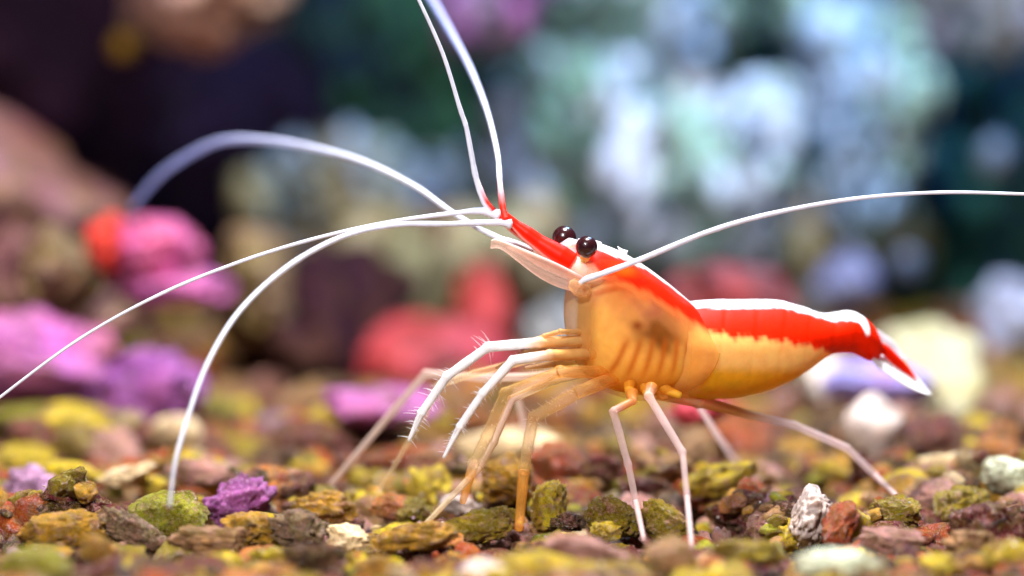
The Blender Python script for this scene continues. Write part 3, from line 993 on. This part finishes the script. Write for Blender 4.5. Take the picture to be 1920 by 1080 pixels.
# carapace
CAR = [(1080, 478, 1082, 512, .08), (1094, 458, 1078, 540, .24), (1118, 455, 1066, 575, .37), (1160, 470, 1066, 620, .48), (1200, 493, 1085, 682, .56), (1240, 522, 1125, 728, .61),
       (1275, 551, 1185, 750, .62), (1296, 571, 1238, 750, .60), (1312, 592, 1262, 745, .57)]
CRX = [1080, 1105, 1150, 1200, 1240, 1280, 1310, 1330]
CRY = [476, 508, 526, 550, 576, 600, 619, 632]
CWX = [1080, 1100, 1120, 1160, 1200, 1240, 1280, 1302]
CWY = [430, 462, 472, 486, 504, 532, 562, 582]
def car_col(u, px, py, cv, sv):
    rb = np.interp(px, CRX, CRY) + jag(px, 3, .12)
    wb = np.interp(px, CWX, CWY) + jag(px, 1.0, .15)
    low = sm(560, 700, py)
    c = C_ORANGE * (1 - low) + C_AMBER * low
    fr = sm(1130, 1075, px) * sm(590, 520, py)
    c = c * (1 - fr * .8) + C_PALE * fr * .8
    fl = sm(1105, 1072, px) * sm(535, 560, py)
    c = c * (1 - fl) + lin([226, 176, 104]) * fl
    rear = sm(1235, 1290, px)
    c = c * (1 - rear * .6) + C_PEACH * (rear * .6)
    alpha = 0.13 + 0.08 * low + 0.55 * rear * (1 - .75 * sm(.88, 1, u)) + 0.2 * fr + 0.42 * fl
    red = 1 - sm(rb - 6, rb + 20, py)
    c = c * (1 - red) + C_RED * red
    hot = red * .5 * blob(px, py, 1150, 505, 22, 10)
    c = c * (1 - hot) + lin([255, 120, 10]) * hot
    alpha = alpha * (1 - red) + 0.95 * red
    wh = (1 - sm(wb - 2, wb + 2, py)) * (1 if px > 1098 else 0)
    c = c * (1 - wh) + C_WHITE * wh
    alpha = max(alpha, wh)
    return [*c, alpha]
g = Geo()
loft(g, CAR, 120, 88, car_col, bend=lambda u: 26 * sm(0.72, 1.0, u))
pts = [at(1122, 466, yb(1122)), at(1102, 458, yb(1102)), at(1092, 452, yb(1092)), at(1084, 449, yb(1084))]
car = part('carapace', g, M_shell)
g = Geo()
tube_into(g, pts, [.09, .075, .045, .012], C_WHITE, 10, 20, colfn=lambda u, c_, s_: C_WHITE)
for (tx, ty, bx, by) in [(1158, 462, 1172, 476)]:
    tube_into(g, [at(bx, by, yb(bx)), at((bx + tx) / 2, (by + ty) / 2 + 1, yb(bx)), at(tx, ty, yb(tx))], [.055, .025, .004], C_WHITE, 8, 8)
part('rostrum', g, M_shell, car)

# organs seen through the shell: stomach, digestive gland and gills in one soft mass
VIS = [(1092, 520, 1086, 545, .05), (1106, 496, 1086, 590, .16), (1132, 486, 1086, 628, .28), (1165, 492, 1092, 664, .38), (1200, 510, 1106, 702, .46), (1236, 534, 1142, 728, .51),
       (1268, 560, 1196, 740, .52), (1290, 578, 1240, 738, .49), (1304, 600, 1262, 728, .44), (1308, 625, 1280, 700, .25)]
GILL = [(1150, 1122), (1172, 1152), (1194, 1180), (1216, 1206), (1238, 1232), (1260, 1257)]
C_BROWN = lin([112, 50, 6]); C_STOM = lin([176, 108, 88]); C_GLOW = lin([255, 210, 112])
def blob(px, py, cx, cy, rx, ry):
    return math.exp(-(((px - cx) / rx) ** 2 + ((py - cy) / ry) ** 2))
def gillness(px, py):
    if not 615 < py < 722: return 0.0
    t = (py - 630) / 80.0
    v = max(math.exp(-((px - (a_ + (b_ - a_) * t)) / 6.0) ** 2) for a_, b_ in GILL)
    return v * sm(618, 645, py) * sm(720, 680, py)
def vis_col(u, px, py, cv, sv):
    wob = 7 * math.sin(px * .07 + py * .05) + 5 * math.sin(px * .13 - py * .11)
    c = C_GLOW
    def over(c, d, f):
        f = min(max(f, 0), 1)
        return c * (1 - f) + d * f
    low = sm(660, 730, py)
    c = over(c, lin([255, 188, 62]), low)
    c = over(c, lin([250, 176, 104]), blob(px, py, 1275, 610, 34, 60) * .8)
    c = over(c, C_STOM, 1.0 * blob(px + wob, py + wob, 1204, 578, 56, 42))
    c = over(c, lin([196, 120, 110]), .7 * blob(px, py + wob, 1228, 560, 20, 16))
    c = over(c, C_BROWN, 1.1 * blob(px + wob * .6, py + wob, 1208, 622, 46, 28))
    c = over(c, lin([130, 46, 4]), 1.0 * blob(px, py, 1167, 606, 11, 10))
    c = over(c, lin([196, 96, 40]), .55 * blob(px, py, 1140, 548, 40, 26))
    c = over(c, lin([190, 88, 6]), .75 * gillness(px, py))
    return [*c, sm(1084, 1106, px) * .92]
g = Geo()
loft(g, VIS, 170, 150, vis_col)
V = g.V[0]
pv, qv, _ = to_px(V)
gl = np.array([gillness(a_ + 0, b_) for a_, b_ in zip(pv, qv)])
lump = 0.03 * fbm(V * 3.2, 77, 3)
cen = np.repeat(V[:170 * 150].reshape(170, 150, 3).mean(1), 150, axis=0)
dv = V - cen
dv /= np.linalg.norm(dv, axis=1)[:, None] + 1e-9
g.V[0] = V + dv * (0.5 * lump - 0.006 * gl)[:, None]
part('viscera', g, M_flesh)

# head: flesh between the eyes and the feelers
g = Geo()
loft(g, [(1052, 482, 1054, 500, .06), (1066, 480, 1064, 518, .18), (1084, 480, 1078, 532, .26), (1104, 484, 1096, 545, .28), (1124, 496, 1118, 550, .24)], 30, 28,
     lambda u, px, py, cv, sv: [*(C_PALE * (1 - sm(510, 550, py)) + lin([255, 206, 130]) * sm(510, 550, py)), .8])
part('head', g, M_flesh)

# eyes on stalks
def eye(cx, cy, r, dY, sx, sy, stalk, sc):
    v, f = ico(4)
    g = Geo()
    Yc = yb(cx) + dY
    g.add(v * (r / 150.0) + at(cx, cy, Yc), f, [.03, .005, .006, 1])
    e = part('eye', g, M_eye)
    g = Geo()
    a, b_ = at(sx, sy, yb(sx) + dY * .55), at(cx, cy, Yc)
    d = b_ - a
    tube_into(g, [a, a + d * .5 - SIDE * .04, a + d * .82 - SIDE * (.10 if dY > 0 else 0)], stalk, [*lin(sc), .95], 16, 16)
    part('stalk', g, M_flesh, e)
eye(1100, 463, 20.5, -0.36, 1096, 486, [.06, .06, .05], (250, 170, 110))
eye(1058, 446, 23, 0.42, 1074, 484, [.07, .10, .12], (244, 226, 226))

# antennules: red peduncles with two flagella each
def peduncle(p0, p1, dY, r0, r1):
    g = Geo()
    xs = np.linspace(0, 1, 7)
    pts = [at(p0[0] + (p1[0] - p0[0]) * t, p0[1] + (p1[1] - p0[1]) * t + 5 * math.sin(t * 3.1), dY + .10 * t) for t in xs]
    rad = [r0 * 1.0, r0 * 1.08, r0 * .95, (r0 + r1) / 2 * 1.05, (r0 + r1) / 2, r1 * 1.05, r1 * .9]
    def cf(u, c_, s_):
        low = sm(0.55, 0.85, c_)                       # the tube's first axis points down here
        c = C_RED * (1 - low) + lin((248, 216, 204)) * low
        return [*c, 1 - .35 * low]
    tube_into(g, pts, rad, C_RED, 20, 60, colfn=cf, squash=.8)
    return part('antennule', g, M_shell)
C_FEEL = lin((236, 240, 255)); C_BLUE = lin((186, 196, 250))
def fading(u, c_, s_):
    b_ = sm(.45, .95, u)
    return [*(C_FEEL * (1 - b_) + C_BLUE * b_), .97 - .45 * b_]
def flag(name, pts, rad, colfn=None, parent=None, n=90, alpha=.97):
    g = Geo()
    P3 = [at(x, y, Y) for x, y, Y in pts]
    tube_into(g, P3, np.array(rad) * .86 / 150.0, [*C_FEEL, alpha], 10, n, colfn=colfn, rnoise=.07)
    return part(name, g, M_feeler, parent)
near_ped = peduncle((1072, 494), (946, 404), -0.16, .135, .06)
far_ped = peduncle((1060, 488), (914, 388), 0.22, .10, .05)
def red_base(k, side=0.0):
    def f(u, c_, s_):
        t = sm(k, k * .35, u) * (1 if side == 0 else (1 if c_ * side > -0.1 else 0))
        b_ = sm(.35, .8, u) if side == 0 else 0
        return [*((C_FEEL * (1 - b_) + C_BLUE * b_) * (1 - t) + C_RED * t), .97 - .25 * b_]
    return f
flag('flagellum', [(948, 412, -.1), (942, 385, 0), (937, 340, .2), (932, 285, .6), (912, 205, 1.4), (880, 125, 2.6), (845, 60, 3.8), (805, -10, 5.0), (770, -70, 6)],
     [8, 7, 6.5, 6.2, 6.5, 7, 8, 8.5, 9], red_base(.30), near_ped)
flag('flagellum', [(922, 396, .3), (908, 376, .3), (893, 335, .3), (884, 290, .25), (874, 238, .2), (862, 202, .15), (830, 100, 0), (783, -5, -.2), (760, -50, -.3)],
     [10, 8, 6.5, 5.8, 5.4, 5.0, 4.2, 3.5, 3.2], red_base(.26, -1.0), far_ped)
flag('flagellum', [(935, 404, .3), (905, 396, .3), (860, 399, .3), (740, 415, .2), (600, 445, .1), (450, 491, 0), (300, 552, 0), (150, 635, 0), (0, 745, 0), (-60, 795, 0)],
     [13, 9, 5.5, 4.5, 4.2, 4, 3.6, 3.2, 3, 3], None, far_ped)
flag('flagellum', [(958, 420, -.1), (930, 417, -.1), (840, 420, -.2), (740, 422, -.4), (640, 445, -.7), (540, 500, -1.1), (450, 583, -1.5), (390, 680, -1.9), (350, 790, -2.2), (328, 870, -2.4), (318, 950, -2.5)],
     [11, 7, 6, 6, 6, 6, 5.6, 5.2, 4.8, 4.0, 3], None, near_ped)

# antennal scales and the long antennae
def scale_plate(top, bot, Y0, Y1, th, col):
    n, m = 40, 14
    T, B = catmull(np.array(top, float), n), catmull(np.array(bot, float), n)
    g = Geo()
    V, C = [], []
    for sgn in (1, -1):
        for k in range(n):
            Y = Y0 + (Y1 - Y0) * k / (n - 1)
            for j in range(m):
                t = j / (m - 1)
                p = T[k] * (1 - t) + B[k] * t
                bul = th * (max(0, 1 - (2 * t - 1) ** 2)) ** .5 * (1 if 0 < k < n - 1 else 0)
                V.append(at(p[0], p[1], Y - sgn * bul + .05 * math.sin(t * 3)))
                edge = max(sm(.14, .0, t), .5 * sm(.93, 1, t))
                ribs = .5 + .5 * math.sin(t * 22)
                c = col * (1 - edge * .7) + C_WHITE * edge * .7
                C.append([*c, .26 + .6 * edge + .08 * ribs])
    idx = np.arange(n * m).reshape(n, m)
    F1 = np.stack([idx[:-1, :-1].ravel(), idx[:-1, 1:].ravel(), idx[1:, 1:].ravel(), idx[1:, :-1].ravel()], 1)
    g.add(V, np.vstack([F1, F1[:, ::-1] + n * m]), C)
    return part('antennal_scale', g, M_leg)
sc1 = scale_plate([(1100, 522), (1050, 496), (1000, 474), (955, 456), (930, 448), (921, 450)], [(1080, 548), (1045, 538), (1010, 520), (975, 494), (940, 468), (919, 466)], -.30, -.22, .05, lin((255, 220, 200)))
sc2 = scale_plate([(1085, 508), (1050, 486), (1010, 470), (975, 460), (950, 455)], [(1078, 530), (1045, 516), (1010, 500), (975, 478), (950, 464)], .45, .5, .05, lin((248, 206, 180)))
g = Geo()
tube_into(g, [at(1102, 546, -.42), at(1086, 540, -.42), at(1072, 530, -.40)], [.085, .11, .07], [*lin((255, 210, 150)), .2], 14, 14)
part('antenna_base', g, M_leg)
flag('antenna', [(1088, 531, -.46), (1100, 523, -.50), (1130, 513, -.52), (1200, 487, -.5), (1330, 434, -.4), (1450, 400, -.3), (1600, 373, -.2), (1760, 361, -.1), (1920, 364, 0), (2000, 368, 0)],
     [6, 6.8, 6.2, 6.2, 5.8, 5.2, 4.4, 3.8, 3.2, 3], None)
flag('antenna', [(1000, 470, .5), (965, 456, .5), (935, 446, .5), (890, 424, .7), (840, 393, 1.1), (780, 351, 1.8), (700, 311, 2.8), (620, 285, 3.8), (520, 265, 5.0), (430, 262, 6.2), (370, 282, 7.0), (300, 328, 7.8), (250, 385, 8.6)],
     [7, 7, 6.2, 6, 6, 6.4, 6.8, 7.4, 8, 9, 9.5, 9.5, 8], fading, None, 110)

# legs
def limb(name, pts, rad, colfn, hairs=None, seed=1, label=None, mat=None):
    g = Geo()
    P3 = [at(x, y, Y) for x, y, Y in pts]
    if pts[0][0] < 1140:                               # rooted inside the thorax
        x_, y_, Y_ = pts[0]
        P3[0] = at(x_ + 34, y_ - 2, yb(x_ + 34) + (.15 if Y_ > 0 else -.15))
    m = len(pts) - 1
    Q, r, T, A, B = tube_into(g, P3, np.array(rad) * .82 / 150.0, [1, 1, 1, 1], 12, 60, smooth=False, colfn=colfn, rnoise=.04, seed=seed)
    o = part(name, g, mat or M_leg, None, label)
    if hairs:
        rs = np.random.RandomState(seed)
        hg = Geo()
        u0, u1, nh_, ln, hc = hairs
        for _ in range(nh_):
            u = rs.uniform(u0, u1)
            k = min(int(u * (len(Q) - 1)), len(Q) - 2)
            a = rs.uniform(0, 2 * math.pi)
            nv = math.cos(a) * A[k] + math.sin(a) * B[k]
            p = Q[k] + nv * r[k] * .9 + T[k] * rs.uniform(-.05, .05)
            l = ln * rs.uniform(.4, 1.2)
            tip = p + nv * l + T[k] * l * rs.uniform(.1, .6)
            mid = (p + tip) / 2 + nv * l * .06
            tube_into(hg, [p, mid, tip], [.0026, .0019, .0008], [*lin(hc), .9], 4, 4)
        part('setae', hg, M_feeler, o, kind='stuff')
    return o
def grad(*stops):
    def f(u, c_, s_):
        us = [s[0] for s in stops]
        return [np.interp(u, us, [s[1][k] for s in stops]) for k in range(4)]
    return f
def ca(c, a): return [*c, a]
WHT = ca(lin((252, 252, 255)), 1); ORG = ca(lin((255, 212, 130)), .15); TANA = ca(lin((255, 230, 180)), .17); MAV = ca(lin((250, 226, 224)), .38); ORD = ca(lin((255, 184, 76)), .25)
GRM = ca(lin((240, 216, 200)), .5)
wl = grad((0, ORG), (.22, ca(lin((240, 190, 120)), .8)), (.30, WHT), (1, WHT))
limb('leg', [(1090, 640, -.40), (1010, 642, -.50), (915, 651, -.55), (838, 706, -.50), (790, 775, -.42), (767, 826, -.38)], [13, 12, 11, 10, 9.5, 4], grad((0, ORG), (.18, ca(lin((240, 190, 120)), .8)), (.27, WHT), (1, WHT)), (.35, 1, 70, .15, (255, 250, 250)), 3, 'white front leg bristling with hairs', M_feeler)
limb('leg', [(1095, 665, -.50), (1030, 666, -.58), (962, 676, -.62), (905, 738, -.60), (862, 800, -.56), (832, 858, -.52)], [13, 12.5, 11, 10, 8.5, 3.5], grad((0, ORG), (.18, ca(lin((240, 180, 100)), .8)), (.32, WHT), (1, WHT)), (.5, .98, 70, .09, (255, 244, 246)), 4, 'white second leg with a clawed tip', M_feeler)
limb('leg', [(1090, 655, .35), (1000, 672, .6), (890, 700, .8), (822, 722, 1.0), (798, 775, 1.2), (700, 940, ground_y(940, .15))], [11, 9, 8, 7.5, 7, 4.5], grad((0, ORG), (.5, TANA), (1, TANA)), (.5, .95, 30, .08, (250, 236, 220)), 5)
limb('leg', [(1120, 700, -.50), (1050, 697, -.62), (948, 738, -.72), (912, 820, -.68), (888, 870, -.60), (868, 940, ground_y(940, .30) * .2)], [15, 13, 13, 12.5, 12, 8], grad((0, ORD), (.4, ORG), (.8, TANA), (.86, ORD), (1, ORD)), (.2, .8, 40, .06, (250, 220, 190)), 6)
limb('leg', [(1110, 690, .2), (1040, 712, .05), (960, 748, -.2), (925, 830, -.25), (898, 878, -.3), (785, 996, ground_y(996, .10))], [11, 10, 9, 9, 8.5, 5], grad((0, ORG), (.3, TANA), (.4, ca(lin((244, 214, 196)), .85)), (1, TANA)), None, 7)
limb('leg', [(1130, 705, -.45), (1085, 735, -.58), (1000, 783, -.65), (988, 845, -.5), (982, 885, -.35), (973, 992, ground_y(992, .10))], [17, 15, 13, 13, 13, 10], grad((0, ORD), (.25, ORG), (.55, TANA), (.78, ORG), (.82, ORD), (1, ORD)), (.22, .6, 50, .09, (250, 225, 200)), 8, 'thick orange front leg')
limb('leg', [(1185, 735, -.30), (1186, 752, -.42), (1150, 771, -.55), (1178, 872, -.62), (1192, 940, -.68), (1207, 1010, ground_y(1010, .05))], [14, 9, 9, 7.5, 7, 5], grad((0, ORD), (.3, ca(lin((238, 170, 120)), .85)), (.42, MAV), (1, MAV)), None, 9)
limb('leg', [(1222, 725, -.30), (1216, 742, -.45), (1280, 848, -.90), (1288, 930, -1.2), (1297, 1026, ground_y(1026, .05))], [14, 9.5, 7.5, 7, 5], grad((0, ORD), (.28, MAV), (1, MAV)), None, 10)
limb('leg', [(1240, 735, .1), (1310, 752, .5), (1400, 776, 1.0), (1490, 797, 1.4), (1588, 840, 1.7), (1640, 890, 1.9), (1692, 940, ground_y(940, .2))], [20, 16, 10, 8.5, 8, 7, 5], grad((0, ORD), (.3, ca(lin((240, 180, 110)), .8)), (.45, MAV), (1, MAV)), None, 11)
limb('leg', [(1095, 690, .45), (1000, 706, 1.0), (900, 708, 1.6), (798, 700, 2.2), (738, 770, 2.6), (615, 915, ground_y(915, .15))], [11, 9, 9, 9, 8.5, 6], grad((0, ORG), (.25, GRM), (1, GRM)), None, 12)
limb('leg', [(1100, 700, .5), (1040, 705, 1.2), (968, 735, 2.4), (984, 800, 3.2), (1006, 845, ground_y(862, .1))], [10, 9, 7, 7, 5], grad((0, ORG), (.3, GRM), (1, GRM)), None, 13)
limb('leg', [(1262, 730, .5), (1305, 752, 1.6), (1345, 815, 2.8), (1385, 872, ground_y(872, .1))], [10, 8, 7, 5], grad((0, ORD), (.3, MAV), (1, MAV)), None, 14)

# mouthparts and leg bases
mp = grad((0, ORG), (.5, ca(lin((232, 180, 100)), .7)), (1, ca(lin((240, 200, 150)), .7)))
limb('maxilliped', [(1085, 625, -.35), (1050, 622, -.45), (1020, 630, -.48), (1000, 640, -.46)], [7, 6, 5, 3], mp, None, 21)
limb('maxilliped', [(1085, 650, -.2), (1040, 652, -.25), (985, 662, -.3), (930, 690, -.2)], [10, 9, 7, 3], mp, (.1, .8, 40, .07, (250, 230, 210)), 22)
limb('maxilliped', [(1092, 634, .15), (1050, 640, .25), (995, 652, .35)], [10, 9, 5], mp, (.1, .9, 30, .07, (250, 230, 210)), 23)
limb('maxilliped', [(1090, 672, .05), (1040, 682, .1), (985, 690, .1)], [10, 8, 4], mp, (.1, .9, 30, .07, (250, 230, 210)), 24)
for x, y, dx, dy, r in [(1180, 722, 4, 28, 17), (1208, 722, 8, 22, 16), (1246, 728, 30, 14, 16)]:
    g = Geo()
    tube_into(g, [at(x + 6, y - 14, yb(x) - .22), at(x, y, yb(x) - .32), at(x + dx, y + dy, yb(x) - .40)], np.array([r, r * .66, r * .42]) / 150, [*lin((255, 160, 48)), .95], 14, 14)
    part('leg_base', g, M_flesh)

# tail fan
def blade(name, p0, p1, w, Y0, Y1, th, colfn, label=None, up=0.0):
    n, m = 36, 16
    p0, p1 = np.array(p0, float), np.array(p1, float)
    d = p1 - p0
    L_ = np.linalg.norm(d); d /= L_
    nn = np.array([-d[1], d[0]])
    g = Geo()
    V, C = [], []
    for sgn in (1, -1):
        for k in range(n):
            t = k / (n - 1)
            hw = w * min(1, t * 3 + .35) * (1 - max(0, (t - .5) / .5) ** 2.0 * .97)
            for j in range(m):
                q = 2 * j / (m - 1) - 1
                p = p0 + d * L_ * t + nn * hw * q
                V.append(at(p[0], p[1], Y0 + (Y1 - Y0) * t - sgn * th * math.sqrt(max(0, 1 - q * q)) + up * q))
                C.append(colfn(t, q))
    idx = np.arange(n * m).reshape(n, m)
    F1 = np.stack([idx[:-1, :-1].ravel(), idx[:-1, 1:].ravel(), idx[1:, 1:].ravel(), idx[1:, :-1].ravel()], 1)
    g.add(V, np.vstack([F1, F1[:, ::-1] + n * m]), C)
    return part(name, g, M_shell, None, label)
yt = yb(1645)
def telson_c(t, q): return [*C_RED, 1]
def uro_c(t, q):
    k = sm(.1, .22, t) * sm(.86, .76, t) * sm(.05, -.15, q + .25 * (1 - t) - .12)
    return [*(C_WHITE * (1 - k) + C_RED * k), 1]
def far_c(t, q):
    return [*lin((246, 240, 248)), .9]
blade('telson', (1642, 640), (1719, 712), 10, yt - .02, yt + .45, .06, lambda t, q: [*C_RED, 1], 'red pointed tail plate', up=-.05)
blade('uropod', (1628, 660), (1746, 740), 15, yt - .10, yt + .5, .045, lambda t, q: [*(C_WHITE if t > .1 else C_RED), 1], 'white near-side tail blade', up=-.22)
blade('uropod', (1622, 620), (1696, 672), 15, yt + .35, yt + .9, .04, far_c, 'white far-side tail blade', up=-.1)
